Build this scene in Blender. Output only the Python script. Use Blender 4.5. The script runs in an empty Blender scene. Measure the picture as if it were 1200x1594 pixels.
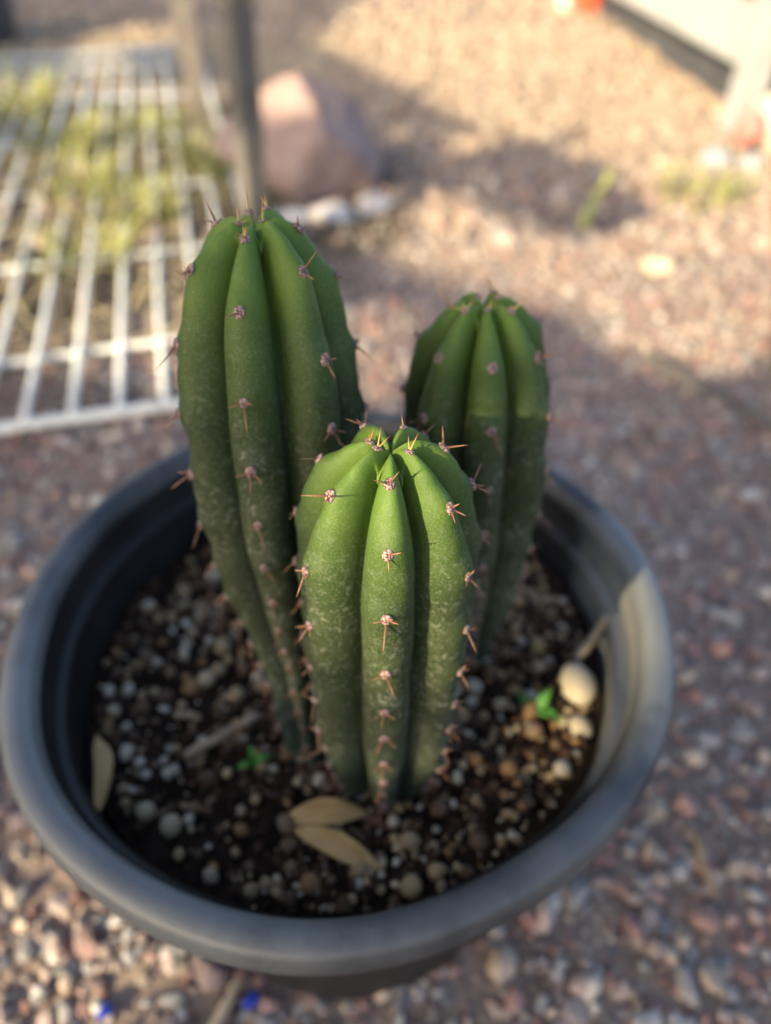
import bpy, bmesh, math, random
import numpy as np
from mathutils import Vector, Matrix

random.seed(7)
rng = np.random.default_rng(7)
scene = bpy.context.scene
col = scene.collection
R_ = math.radians

# ------------------------------------------------------------------ camera
HP = 0.17                                   # height of the pot rim above the ground
cam_d = bpy.data.cameras.new('camera')
cam = bpy.data.objects.new('camera', cam_d); col.objects.link(cam)
cam.location = (0.0157, -0.1748, HP + 0.2036)
cam.rotation_euler = (math.pi / 2 - 0.744, 0, 0)
cam_d.sensor_fit = 'VERTICAL'; cam_d.sensor_height = 24.0; cam_d.sensor_width = 24.0
cam_d.lens = 24.0 * 1150 / 1594
cam_d.clip_start = 0.01; cam_d.clip_end = 300
cam_d.dof.use_dof = True; cam_d.dof.focus_distance = 0.150
cam_d.dof.aperture_fstop = 4.1
scene.camera = cam

# ------------------------------------------------------------------ sky, sun, exposure
SUN_AZ, SUN_EL = R_(-135), R_(24)            # azimuth from +Y towards +X
SV = Vector((math.sin(SUN_AZ) * math.cos(SUN_EL), math.cos(SUN_AZ) * math.cos(SUN_EL), math.sin(SUN_EL)))
world = bpy.data.worlds.new('World'); scene.world = world; world.use_nodes = True
wn = world.node_tree.nodes; wl = world.node_tree.links
bg = wn['Background']; bg.inputs['Strength'].default_value = 0.115
sky = wn.new('ShaderNodeTexSky'); sky.sky_type = 'NISHITA'; sky.sun_disc = False
sky.sun_elevation = SUN_EL; sky.sun_rotation = SUN_AZ
sky.dust_density = 3.5; sky.air_density = 0.8; sky.ozone_density = 0.5
wl.new(sky.outputs[0], bg.inputs['Color'])
sun_d = bpy.data.lights.new('sun', 'SUN'); sun_d.energy = 3.2; sun_d.angle = R_(0.55); sun_d.color = (1.0, 0.82, 0.52)
sun = bpy.data.objects.new('sun', sun_d); col.objects.link(sun)
sun.location = SV * 6
sun.rotation_euler = SV.to_track_quat('Z', 'Y').to_euler()
scene.view_settings.view_transform = 'Standard'; scene.view_settings.look = 'None'
scene.view_settings.exposure = 1.9; scene.view_settings.gamma = 1.0
scene.view_settings.use_curve_mapping = False
scene.cycles.use_denoising = True
scene.cycles.max_bounces = 6
scene.cycles.sample_clamp_indirect = 4.0

# ------------------------------------------------------------------ helpers
def tag(o, label=None, cat=None, group=None, kind=None):
    if label: o['label'] = label
    if cat: o['category'] = cat
    if group: o['group'] = group
    if kind: o['kind'] = kind
    return o

def empty(name, loc=(0, 0, 0), rz=0.0):
    o = bpy.data.objects.new(name, None); col.objects.link(o)
    o.location = loc; o.rotation_euler = (0, 0, rz); o.empty_display_size = 0.02
    return o

def link(name, me, parent=None, loc=None):
    o = bpy.data.objects.new(name, me); col.objects.link(o)
    if parent: o.parent = parent
    if loc is not None: o.location = loc
    return o

def np_mesh(name, V, F, mat=None, smooth=True, colors=None):
    """V (n,3), F (m,k) arrays -> mesh"""
    V = np.asarray(V, np.float32); F = np.asarray(F, np.int32)
    me = bpy.data.meshes.new(name); k = F.shape[1]
    me.vertices.add(len(V)); me.vertices.foreach_set('co', V.ravel())
    me.loops.add(F.size); me.loops.foreach_set('vertex_index', F.ravel())
    me.polygons.add(len(F))
    me.polygons.foreach_set('loop_start', np.arange(0, F.size, k, dtype=np.int32))
    me.update(calc_edges=True); me.validate()
    if colors is not None:
        a = me.color_attributes.new('tint', 'FLOAT_COLOR', 'POINT')
        c4 = np.ones((len(V), 4), np.float32); c4[:, :3] = colors
        a.data.foreach_set('color', c4.ravel())
    me.polygons.foreach_set('use_smooth', np.full(len(F), smooth))
    if mat: me.materials.append(mat)
    return me

class MB:
    """collects quads and triangles for one mesh"""
    def __init__(s): s.v = []; s.f = []
    def add(s, V, F):
        b = len(s.v); s.v += [tuple(p) for p in V]; s.f += [tuple(i + b for i in q) for q in F]
    def box(s, c, sz, rz=0.0, mat=None):
        x, y, z = [q / 2 for q in sz]
        P = [(-x, -y, -z), (x, -y, -z), (x, y, -z), (-x, y, -z), (-x, -y, z), (x, -y, z), (x, y, z), (-x, y, z)]
        M = Matrix.Translation(c) @ (mat if mat else Matrix.Rotation(rz, 4, 'Z'))
        s.add([M @ Vector(p) for p in P], [(0, 3, 2, 1), (4, 5, 6, 7), (0, 1, 5, 4), (1, 2, 6, 5), (2, 3, 7, 6), (3, 0, 4, 7)])
    def tube(s, pts, rad, n=8, cap=True):
        pts = [Vector(p) for p in pts]; rad = rad if hasattr(rad, '__len__') else [rad] * len(pts)
        ring = []
        for i, p in enumerate(pts):
            t = (pts[min(i + 1, len(pts) - 1)] - pts[max(i - 1, 0)]).normalized()
            u = t.cross(Vector((0.3, 0.2, 1))); u = u.normalized() if u.length > 1e-4 else t.cross(Vector((1, 0, 0))).normalized()
            w = t.cross(u)
            ring.append([p + (u * math.cos(a) + w * math.sin(a)) * rad[i] for a in [2 * math.pi * k / n for k in range(n)]])
        F = []
        for i in range(len(pts) - 1):
            for k in range(n):
                F.append((i * n + k, i * n + (k + 1) % n, (i + 1) * n + (k + 1) % n, (i + 1) * n + k))
        if cap:
            F.append(tuple(reversed(range(n)))); F.append(tuple((len(pts) - 1) * n + k for k in range(n)))
        s.add([p for r in ring for p in r], F)
    def lathe(s, prof, n=64, c=(0, 0, 0), sy=1.0, wob=None):
        V = []; F = []
        for i, (r, z) in enumerate(prof):
            for k in range(n):
                a = 2 * math.pi * k / n
                q = wob(a, z) if wob else 0.0
                V.append((c[0] + (r + q) * math.cos(a), c[1] + (r + q) * math.sin(a) * sy, c[2] + z))
        for i in range(len(prof) - 1):
            for k in range(n):
                F.append((i * n + k, i * n + (k + 1) % n, (i + 1) * n + (k + 1) % n, (i + 1) * n + k))
        s.add(V, F)
    def mesh(s, name, mat, smooth=True, bevel=0.0):
        me = bpy.data.meshes.new(name); me.from_pydata(s.v, [], s.f)
        if bevel:
            bm = bmesh.new(); bm.from_mesh(me)
            bmesh.ops.bevel(bm, geom=list(bm.edges), offset=bevel, segments=2, affect='EDGES', profile=0.6)
            bm.to_mesh(me); bm.free()
        me.update(); me.materials.append(mat)
        me.polygons.foreach_set('use_smooth', [smooth] * len(me.polygons))
        return me
    def build(s, name, mat, parent=None, smooth=True, bevel=0.0, loc=None):
        return link(name, s.mesh(name, mat, smooth, bevel), parent, loc)

def ico(sub):
    bm = bmesh.new(); bmesh.ops.create_icosphere(bm, subdivisions=sub, radius=1.0)
    bm.verts.ensure_lookup_table()
    V = np.array([v.co[:] for v in bm.verts]); F = np.array([[v.index for v in f.verts] for f in bm.faces])
    bm.free(); return V, F

def vnoise(P, seed, scale):
    """cheap smooth pseudo noise of (n,3) points, about -1..1"""
    r = np.random.default_rng(seed); out = np.zeros(len(P))
    for k in range(6):
        d = r.normal(size=3); d /= np.linalg.norm(d)
        out += np.sin(P @ d * scale * r.uniform(0.7, 1.5) + r.uniform(0, 6.28))
    return out / 3.0

def chip_planes(T, seed, n=12, lo=0.62, hi=0.95):
    """cut a lump with random planes so it gets broken facets"""
    r = np.random.default_rng(seed); T = T.copy()
    for k in range(n):
        d = r.normal(size=3); d /= np.linalg.norm(d); q = r.uniform(lo, hi)
        T -= np.maximum(0, T @ d - q)[:, None] * d
    return T

# ------------------------------------------------------------------ materials
class NT:
    def __init__(s, name):
        s.m = bpy.data.materials.new(name); s.m.use_nodes = True
        s.n = s.m.node_tree.nodes; s.l = s.m.node_tree.links; s.b = s.n['Principled BSDF']
    def node(s, t, **kw):
        n = s.n.new(t)
        for k, v in kw.items(): setattr(n, k, v)
        return n
    def lk(s, a, b): s.l.new(a, b)
    def noise(s, scale, detail=4, rough=0.55, vec=None, dist=0.0):
        n = s.node('ShaderNodeTexNoise'); n.inputs['Scale'].default_value = scale; n.inputs['Detail'].default_value = detail
        n.inputs['Roughness'].default_value = rough; n.inputs['Distortion'].default_value = dist
        s.lk(vec if vec else s.obj(), n.inputs['Vector']); return n
    def obj(s):
        if not hasattr(s, 'tc'): s.tc = s.node('ShaderNodeTexCoord')
        return s.tc.outputs['Object']
    def ramp(s, fac, stops, interp='LINEAR'):
        r = s.node('ShaderNodeValToRGB'); cr = r.color_ramp; cr.interpolation = interp
        while len(cr.elements) < len(stops): cr.elements.new(0.5)
        for e, (p, c) in zip(cr.elements, stops):
            e.position = p; e.color = (*c, 1) if len(c) == 3 else c
        s.lk(fac, r.inputs['Fac']); return r.outputs['Color']
    def mix(s, fac, a, b, mode='MIX'):
        m = s.node('ShaderNodeMix'); m.data_type = 'RGBA'; m.blend_type = mode
        for i, v in ((0, fac), (6, a), (7, b)):
            if hasattr(v, 'is_output'): s.lk(v, m.inputs[i])
            elif i == 0: m.inputs[0].default_value = v
            else: m.inputs[i].default_value = (*v, 1)
        return m.outputs[2]
    def math(s, op, a, b=0.0):
        m = s.node('ShaderNodeMath'); m.operation = op
        for i, v in ((0, a), (1, b)):
            if hasattr(v, 'is_output'): s.lk(v, m.inputs[i])
            else: m.inputs[i].default_value = v
        return m.outputs[0]
    def bump(s, h, strength=0.4, dist=0.001):
        b = s.node('ShaderNodeBump'); b.inputs['Strength'].default_value = strength; b.inputs['Distance'].default_value = dist
        s.lk(h, b.inputs['Height']); s.lk(b.outputs[0], s.b.inputs['Normal'])
    def set(s, color=None, rough=None, **kw):
        if color is not None:
            if hasattr(color, 'is_output'): s.lk(color, s.b.inputs['Base Color'])
            else: s.b.inputs['Base Color'].default_value = (*color, 1)
        if rough is not None:
            if hasattr(rough, 'is_output'): s.lk(rough, s.b.inputs['Roughness'])
            else: s.b.inputs['Roughness'].default_value = rough
        for k, v in kw.items(): s.b.inputs[k.replace('_', ' ')].default_value = v
        return s.m

def mat_two(name, c1, c2, scale, rough=0.8, bump=0.3, bdist=0.001, c3=None, spec=0.3):
    t = NT(name); n = t.noise(scale, 5)
    st = [(0.35, c1), (0.65, c2)] + ([(0.78, c3)] if c3 else [])
    c = t.ramp(n.outputs['Fac'], st)
    n2 = t.noise(scale * 4, 4); t.bump(n2.outputs['Fac'], bump, bdist)
    return t.set(c, rough, Specular_IOR_Level=spec)

M = {}
# ground dust
t = NT('ground_dust')
n1 = t.noise(2.2, 5); n2 = t.noise(90, 5)
c = t.ramp(n1.outputs['Fac'], [(0.35, (0.27, 0.205, 0.17)), (0.65, (0.33, 0.26, 0.205))])
c = t.mix(t.ramp(n2.outputs['Fac'], [(0.4, (0, 0, 0)), (0.7, (1, 1, 1))]), c, (0.17, 0.13, 0.115))
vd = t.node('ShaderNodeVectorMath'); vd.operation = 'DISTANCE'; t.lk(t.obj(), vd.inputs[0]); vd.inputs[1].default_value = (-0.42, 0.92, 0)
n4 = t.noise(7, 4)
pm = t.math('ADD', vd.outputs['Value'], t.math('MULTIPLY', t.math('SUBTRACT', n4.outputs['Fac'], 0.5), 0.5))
c = t.mix(t.ramp(pm, [(0.40, (0.92,) * 3), (0.55, (0, 0, 0))]), c, (0.075, 0.062, 0.042))  # dark soil patch, also puts shade under the wire panel into the colour
t.bump(n2.outputs['Fac'], 0.8, 0.006)
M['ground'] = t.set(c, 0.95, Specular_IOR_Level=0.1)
# gravel with a colour for each stone (attribute)
t = NT('gravel_tint')
a = t.node('ShaderNodeAttribute'); a.attribute_name = 'tint'
n2 = t.noise(400, 4)
c = t.mix(t.ramp(n2.outputs['Fac'], [(0.35, (0.55, 0.55, 0.55)), (0.65, (1.1, 1.1, 1.1))]), a.outputs['Color'], a.outputs['Color'])
mm = t.mix(1.0, a.outputs['Color'], t.ramp(n2.outputs['Fac'], [(0.3, (0.7, 0.68, 0.66)), (0.7, (1.0, 1.0, 1.0))]), 'MULTIPLY')
t.bump(n2.outputs['Fac'], 0.5, 0.001)
M['gravel'] = t.set(mm, 0.9, Specular_IOR_Level=0.2)
# single stones: colour by object
PAL = [(0.36, 0.24, 0.215), (0.42, 0.34, 0.31), (0.35, 0.34, 0.34), (0.50, 0.41, 0.33), (0.39, 0.235, 0.20), (0.60, 0.56, 0.51), (0.27, 0.21, 0.20)]
t = NT('gravel_single')
oi = t.node('ShaderNodeObjectInfo')
c = t.ramp(oi.outputs['Random'], [(i / len(PAL), p) for i, p in enumerate(PAL)], 'CONSTANT')
n2 = t.noise(400, 4)
mm = t.mix(1.0, c, t.ramp(n2.outputs['Fac'], [(0.3, (0.7, 0.68, 0.66)), (0.7, (1.0, 1.0, 1.0))]), 'MULTIPLY')
t.bump(n2.outputs['Fac'], 0.5, 0.001)
M['gravel_single'] = t.set(mm, 0.9, Specular_IOR_Level=0.2)
# pumice beads
BPAL = [(0.42, 0.32, 0.19), (0.54, 0.45, 0.31), (0.34, 0.21, 0.10), (0.26, 0.19, 0.125), (0.20, 0.135, 0.09), (0.48, 0.36, 0.20), (0.60, 0.56, 0.46), (0.14, 0.09, 0.06)]
t = NT('pumice_single')
oi = t.node('ShaderNodeObjectInfo')
c = t.ramp(oi.outputs['Random'], [(i / len(BPAL), p) for i, p in enumerate(BPAL)], 'CONSTANT')
n2 = t.noise(350, 4)
mm = t.mix(1.0, c, t.ramp(n2.outputs['Fac'], [(0.35, (0.55, 0.5, 0.45)), (0.6, (1.0, 1.0, 1.0))]), 'MULTIPLY')
t.bump(n2.outputs['Fac'], 0.5, 0.0008)
M['pumice'] = t.set(mm, 0.9, Specular_IOR_Level=0.2)
M['soil'] = mat_two('soil_dark', (0.012, 0.008, 0.006), (0.035, 0.022, 0.015), 160, 0.95, 0.9, 0.004, spec=0.1)
# pot plastic: black, dusty
t = NT('black_plastic')
n1 = t.noise(28, 6, 0.65); n2 = t.noise(420, 3)
dust = t.math('MULTIPLY', t.ramp(n1.outputs['Fac'], [(0.35, (0.15, 0.15, 0.15)), (0.72, (1, 1, 1))]), 0.34)
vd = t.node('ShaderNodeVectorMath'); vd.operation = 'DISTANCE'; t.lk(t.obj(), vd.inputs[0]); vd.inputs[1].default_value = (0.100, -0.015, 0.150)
sun_blot = t.math('ADD', vd.outputs['Value'], t.math('MULTIPLY', t.math('SUBTRACT', n1.outputs['Fac'], 0.5), 0.05))
sun_blot = t.math('MULTIPLY', t.ramp(sun_blot, [(0.028, (1, 1, 1)), (0.055, (0, 0, 0))]), 0.8)      # pale blotch puts sunlight on the right inner wall into the colour
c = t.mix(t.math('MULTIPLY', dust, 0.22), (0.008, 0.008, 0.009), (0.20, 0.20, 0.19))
c = t.mix(sun_blot, c, (0.27, 0.275, 0.26))
r = t.ramp(n1.outputs['Fac'], [(0.3, (0.36,) * 3), (0.7, (0.55,) * 3)])
t.bump(n2.outputs['Fac'], 0.12, 0.0006)
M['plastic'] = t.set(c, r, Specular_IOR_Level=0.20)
t = NT('dusty_rim_plastic')
n1 = t.noise(14, 6, 0.65); n2 = t.noise(420, 3)
dust = t.math('MULTIPLY', t.ramp(n1.outputs['Fac'], [(0.38, (0.12,) * 3), (0.66, (1, 1, 1))]), 0.42)
c = t.mix(dust, (0.012, 0.014, 0.019), (0.23, 0.25, 0.26))
for (bx, by, b0, b1) in ((0.112, -0.005, 0.040, 0.062), (-0.085, -0.080, 0.060, 0.100)):        # pale blotches: sunlit stretches of the rim put into the colour
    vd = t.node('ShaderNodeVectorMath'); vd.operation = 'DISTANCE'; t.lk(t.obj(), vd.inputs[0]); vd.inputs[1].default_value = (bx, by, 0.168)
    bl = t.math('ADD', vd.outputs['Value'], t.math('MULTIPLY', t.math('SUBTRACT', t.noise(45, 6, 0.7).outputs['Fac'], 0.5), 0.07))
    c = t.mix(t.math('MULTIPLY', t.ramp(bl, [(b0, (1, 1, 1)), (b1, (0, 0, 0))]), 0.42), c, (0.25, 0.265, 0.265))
t.bump(n2.outputs['Fac'], 0.12, 0.0006)
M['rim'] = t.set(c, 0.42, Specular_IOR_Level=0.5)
# cactus skin
t = NT('cactus_skin')
hat = t.node('ShaderNodeAttribute'); hat.attribute_name = 'tint'      # r: height 0..1, g: rib crest 0..1
sx = t.node('ShaderNodeSeparateColor'); t.lk(hat.outputs['Color'], sx.inputs[0])
base = t.ramp(sx.outputs[0], [(0.0, (0.055, 0.088, 0.066)), (0.16, (0.042, 0.056, 0.036)), (0.40, (0.026, 0.034, 0.017)), (0.70, (0.022, 0.038, 0.011)), (0.84, (0.046, 0.090, 0.013)), (0.94, (0.095, 0.175, 0.022)), (1.0, (0.13, 0.22, 0.035))])
n1 = t.noise(70, 4); n2 = t.noise(2600, 3); n3 = t.noise(620, 6, 0.66, dist=0.9)
base = t.mix(1.0, base, t.ramp(n1.outputs['Fac'], [(0.3, (0.72, 0.78, 0.72)), (0.7, (1.18, 1.12, 1.05))]), 'MULTIPLY')
# pale corky flecks, thinning out towards the young growth
age = t.ramp(sx.outputs[0], [(0.2, (1, 1, 1)), (0.66, (0.65,) * 3), (0.86, (0.10,) * 3)])
fl = t.math('MULTIPLY', t.ramp(n3.outputs['Fac'], [(0.535, (0, 0, 0)), (0.61, (1, 1, 1))]), age)
fl = t.math('MULTIPLY', fl, t.ramp(t.noise(45, 3).outputs['Fac'], [(0.40, (0.2,) * 3), (0.58, (0.95,) * 3)]))
base = t.mix(fl, base, (0.18, 0.19, 0.16))
gr = t.math('MULTIPLY', t.ramp(n2.outputs['Fac'], [(0.50, (0, 0, 0)), (0.72, (1, 1, 1))]), 0.40)
base = t.mix(gr, base, (0.18, 0.23, 0.10))
hh = t.math('ADD', t.math('MULTIPLY', n2.outputs['Fac'], 0.35), t.math('MULTIPLY', n3.outputs['Fac'], 0.5))
t.bump(hh, 0.35, 0.0006)
M['skin'] = t.set(base, 0.60, Specular_IOR_Level=0.32, Subsurface_Weight=0.08, Subsurface_Scale=0.004)
t.b.inputs['Subsurface Radius'].default_value = (0.5, 1.0, 0.25)
t = NT('areole_felt'); n1 = t.noise(2200, 3)
M['felt'] = t.set(t.ramp(n1.outputs['Fac'], [(0.40, (0.09, 0.04, 0.035)), (0.52, (0.33, 0.235, 0.215)), (0.7, (0.52, 0.42, 0.38))]), 0.95, Specular_IOR_Level=0.1)
t.bump(n1.outputs['Fac'], 0.9, 0.0006)
t = NT('spine'); s = t.node('ShaderNodeSeparateXYZ'); t.lk(t.obj(), s.inputs[0])
M['spine'] = t.set(t.ramp(t.math('MULTIPLY', s.outputs[2], 1000 / 6.0), [(0.0, (0.075, 0.022, 0.016)), (0.3, (0.18, 0.075, 0.038)), (0.75, (0.33, 0.18, 0.095)), (1.0, (0.16, 0.065, 0.035))]), 0.4)
t = NT('young_spine'); s = t.node('ShaderNodeSeparateXYZ'); t.lk(t.obj(), s.inputs[0])
M['spine_y'] = t.set(t.ramp(t.math('MULTIPLY', s.outputs[2], 1000 / 6.0), [(0.0, (0.50, 0.40, 0.16)), (0.5, (0.55, 0.33, 0.09)), (1.0, (0.34, 0.10, 0.03))]), 0.4)
M['dry_leaf'] = mat_two('dry_leaf', (0.38, 0.25, 0.10), (0.50, 0.35, 0.155), 90, 0.6, 0.3, 0.0006, (0.30, 0.19, 0.085), 0.35)
M['twig'] = mat_two('twig_wood', (0.20, 0.145, 0.10), (0.33, 0.26, 0.18), 120, 0.85, 0.5, 0.001)
M['pale_stick'] = mat_two('pale_stick', (0.38, 0.30, 0.20), (0.52, 0.43, 0.30), 80, 0.8, 0.4, 0.001)
M['brown_twig'] = mat_two('brown_twig', (0.07, 0.04, 0.03), (0.14, 0.08, 0.055), 120, 0.85, 0.5, 0.001)
M['pebble'] = mat_two('cream_pebble', (0.42, 0.36, 0.25), (0.54, 0.48, 0.36), 60, 0.7, 0.25, 0.0008)
M['sprout'] = mat_two('sprout_green', (0.06, 0.20, 0.03), (0.10, 0.28, 0.05), 60, 0.5, 0.2, 0.0005)
M['weed'] = mat_two('weed_green', (0.19, 0.20, 0.06), (0.30, 0.31, 0.10), 14, 0.6, 0.2, 0.001)
M['straw'] = mat_two('dry_straw', (0.36, 0.30, 0.17), (0.48, 0.41, 0.25), 20, 0.8, 0.2, 0.001)
M['rock'] = mat_two('red_rock', (0.22, 0.155, 0.14), (0.34, 0.26, 0.24), 14, 0.9, 0.9, 0.006, (0.48, 0.42, 0.40))
M['pale_rock'] = mat_two('pale_rock', (0.46, 0.42, 0.40), (0.60, 0.57, 0.54), 18, 0.9, 0.8, 0.004)
M['grey_rock'] = mat_two('grey_rock', (0.20, 0.22, 0.24), (0.34, 0.35, 0.37), 18, 0.9, 0.8, 0.004)
M['wire'] = mat_two('galvanised_wire', (0.62, 0.65, 0.63), (0.78, 0.80, 0.77), 30, 0.45, 0.1, 0.001, spec=0.5)
M['post_grey'] = mat_two('weathered_wood', (0.085, 0.08, 0.075), (0.14, 0.13, 0.118), 25, 0.9, 0.6, 0.002)
M['post_tan'] = mat_two('tan_wood', (0.36, 0.30, 0.22), (0.46, 0.39, 0.29), 25, 0.9, 0.6, 0.002)
M['white_wood'] = mat_two('white_painted_wood', (0.27, 0.275, 0.275), (0.34, 0.345, 0.34), 14, 0.7, 0.4, 0.001, (0.24, 0.23, 0.21))
M['charcoal'] = mat_two('charcoal_plastic', (0.045, 0.047, 0.055), (0.065, 0.067, 0.075), 12, 0.7, 0.2, 0.001)
M['red'] = mat_two('red_plastic', (0.55, 0.05, 0.015), (0.62, 0.075, 0.02), 10, 0.5, 0.1, 0.001)
M['pinkred'] = mat_two('faded_red_plastic', (0.38, 0.13, 0.115), (0.44, 0.18, 0.155), 10, 0.5, 0.1, 0.001)
M['cream'] = mat_two('cream_plastic', (0.46, 0.43, 0.34), (0.52, 0.49, 0.40), 10, 0.5, 0.1, 0.001)
M['blue'] = mat_two('blue_plastic', (0.02, 0.045, 0.35), (0.03, 0.07, 0.45), 100, 0.4, 0.1, 0.001)
M['paleblue'] = mat_two('pale_blue_plastic', (0.25, 0.38, 0.50), (0.30, 0.43, 0.55), 12, 0.45, 0.1, 0.001)
M['bark'] = mat_two('tree_bark', (0.09, 0.065, 0.05), (0.16, 0.12, 0.09), 20, 0.95, 0.9, 0.006)
M['leaf'] = mat_two('tree_leaf', (0.05, 0.085, 0.02), (0.085, 0.13, 0.035), 5, 0.6, 0.1, 0.001)

# ------------------------------------------------------------------ ground
def gh(x, y):
    """gentle unevenness of the ground; flat under the pot"""
    x = np.asarray(x, float); y = np.asarray(y, float)
    h = 0.006 * np.sin(x * 5.1 + 0.7) * np.sin(y * 4.3 + 1.1) + 0.004 * np.sin(x * 11 + y * 7)
    d = np.hypot(x, y)
    return h * np.clip((d - 0.10) / 0.25, 0, 1)

def spaced(a, b, n, lo, hi):
    return np.concatenate([[-80, -30, -10, -5], np.linspace(a, b, n), [5 + lo, 10 + hi, 30, 80]])
gx = spaced(-2.6, 2.6, 150, 0, 0); gy = spaced(-1.2, 4.2, 150, 0, 0)
GX, GY = np.meshgrid(gx, gy)
Z = np.where((abs(GX) < 2.65) & (GY < 4.3) & (GY > -1.3), gh(GX, GY), 0.0)
V = np.stack([GX.ravel(), GY.ravel(), Z.ravel()], -1); nx, ny = len(gx), len(gy)
I = np.arange(nx * ny).reshape(ny, nx)
F = np.stack([I[:-1, :-1].ravel(), I[:-1, 1:].ravel(), I[1:, 1:].ravel(), I[1:, :-1].ravel()], -1)
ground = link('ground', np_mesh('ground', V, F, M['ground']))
tag(ground, 'dusty reddish gravel ground', 'ground', kind='structure')

IV2, IF2 = ico(2); IV1, IF1 = ico(1)
def stone_variants(T, n, amp, seed, sharp=1.0):
    out = []
    for k in range(n):
        q = T * (1 + amp * vnoise(T, seed + k, 2.2)[:, None] + 0.4 * amp * vnoise(T, seed + 50 + k, 5)[:, None])
        out.append(chip_planes(q, seed + 200 + k, 9, 0.6, 0.95) if amp > 0.12 else q)
    return np.array(out)

def rand_rot(n):
    q = rng.normal(size=(n, 4)); q /= np.linalg.norm(q, axis=1)[:, None]
    w, x, y, z = q.T
    return np.stack([np.stack([1 - 2 * (y * y + z * z), 2 * (x * y - z * w), 2 * (x * z + y * w)], -1),
                     np.stack([2 * (x * y + z * w), 1 - 2 * (x * x + z * z), 2 * (y * z - x * w)], -1),
                     np.stack([2 * (x * z - y * w), 2 * (y * z + x * w), 1 - 2 * (x * x + y * y)], -1)], 1)

def scatter(name, T, TF, pos, rad, cols, flat=(0.5, 0.95), amp=0.22, seed=1, mat=None, smooth=False):
    n = len(pos); var = stone_variants(T, 10, amp, seed)
    base = var[rng.integers(0, 10, n)]
    sc = np.stack([np.ones(n), rng.uniform(0.65, 1.0, n), rng.uniform(flat[0], flat[1], n)], -1) * rad[:, None]
    P = np.einsum('nij,nvj->nvi', rand_rot(n), base * sc[:, None, :]) + pos[:, None, :]
    Fc = TF[None] + (np.arange(n) * len(T))[:, None, None]
    C = np.repeat(cols, len(T), axis=0)
    return np_mesh(name, P.reshape(-1, 3), Fc.reshape(-1, 3), mat, smooth, C)

PALA = np.array(PAL); PW = np.array([0.2, 0.2, 0.17, 0.17, 0.12, 0.06, 0.08]); PW /= PW.sum()
def gravel_pos(n, y0, y1, spread, rlo, rhi, keepout=0.072):
    y = rng.uniform(y0, y1, n); x = rng.uniform(-1, 1, n) * (0.36 + spread * np.maximum(y + 0.2, 0))
    rad = rlo + (rhi - rlo) * rng.random(n) ** 2.2
    k = np.hypot(x, y) > keepout + rad
    k &= ~((np.hypot(x + 0.42, y - 0.92) < 0.50) & (rng.random(n) < 0.85))       # weedy soil under the wire panel
    x, y, rad = x[k], y[k], rad[k]
    z = gh(x, y) + rad * rng.uniform(0.0, 0.5, len(x))
    return np.stack([x, y, z], -1), rad
def pal_cols(n, y):
    c_ = PALA[rng.choice(len(PALA), n, p=PW)] * rng.uniform(0.58, 1.2, (n, 1))
    tan = np.clip((y - 0.55) / 0.6, 0, 1)[:, None] * 0.6          # warm sunlit tone put into the gravel colour farther from the pot
    return c_ * (1 - tan) + tan * np.array([[0.45, 0.36, 0.25]]) * rng.uniform(0.55, 1.25, (n, 1))
for n, y0, y1, rlo, rhi, T, TF in ((34000, -0.30, 0.75, 0.0018, 0.0042, IV1, IF1), (6500, -0.30, 0.75, 0.0040, 0.0075, IV2, IF2),
                                   (26000, 0.70, 2.0, 0.0035, 0.0085, IV1, IF1), (2500, 0.70, 2.0, 0.008, 0.014, IV2, IF2), (9000, 1.9, 3.8, 0.007, 0.018, IV1, IF1)):
    p, r_ = gravel_pos(n, y0, y1, 0.45, rlo, rhi)
    me = scatter('gravel', T, TF, p, r_, pal_cols(len(p), p[:, 1]), mat=M['gravel'], smooth=False)
    o = link('gravel', me, ground); tag(o, kind='stuff')
# the largest stones near the pot, each on its own
sv = stone_variants(IV2, 8, 0.24, 90)
smesh = []
for k in range(8):
    q = sv[k] * np.array([1, rng.uniform(0.65, 0.95), rng.uniform(0.5, 0.8)])
    smesh.append(np_mesh('gravel_stone', q, IF2, M['gravel_single'], False))
cnt = 0
while cnt < 290:
    y = rng.uniform(-0.16, 0.62); x = rng.uniform(-1, 1) * (0.22 + 0.42 * max(y + 0.15, 0))
    if math.hypot(x + 0.42, y - 0.92) < 0.5: continue
    rad = rng.uniform(0.0045, 0.0085)
    if math.hypot(x, y) < 0.085 + rad: continue
    o = link('gravel_stone', smesh[cnt % 8], ground)
    o.location = (x, y, float(gh(x, y)) + rad * 0.32); o.scale = (rad,) * 3
    o.rotation_euler = (rng.uniform(-0.35, 0.35), rng.uniform(-0.35, 0.35), rng.uniform(0, 6.28)); cnt += 1

# ------------------------------------------------------------------ pot
def warp(a, z):
    return 0.0045 * max(0.0, math.sin(a)) ** 2 + 0.0009 * math.sin(2 * a + 0.6) + 0.0006 * math.sin(3 * a + 1.3) + 0.0005 * math.sin(7 * a)
pot = empty('nursery_pot', (0, 0, 0)); pot.scale = (1.012, 1.012, 1.0)
tag(pot, 'round black plastic nursery pot with dusty rolled rim standing on gravel', 'plant pot')
m = MB()      # rolled rim: top slope, outer lip, underside
m.lathe([(0.1035, HP - 0.0065), (0.1045, HP - 0.0020), (0.1062, HP + 0.0004), (0.1085, HP + 0.0012), (0.1115, HP + 0.0010), (0.1137, HP - 0.0004),
         (0.1148, HP - 0.0025), (0.1150, HP - 0.0105), (0.1142, HP - 0.0118), (0.1130, HP - 0.0115), (0.1122, HP - 0.0035), (0.1080, HP - 0.0030), (0.1055, HP - 0.0055), (0.1035, HP - 0.0065)], 160, wob=warp)
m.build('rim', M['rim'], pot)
m = MB()      # body wall, inside and outside
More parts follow.
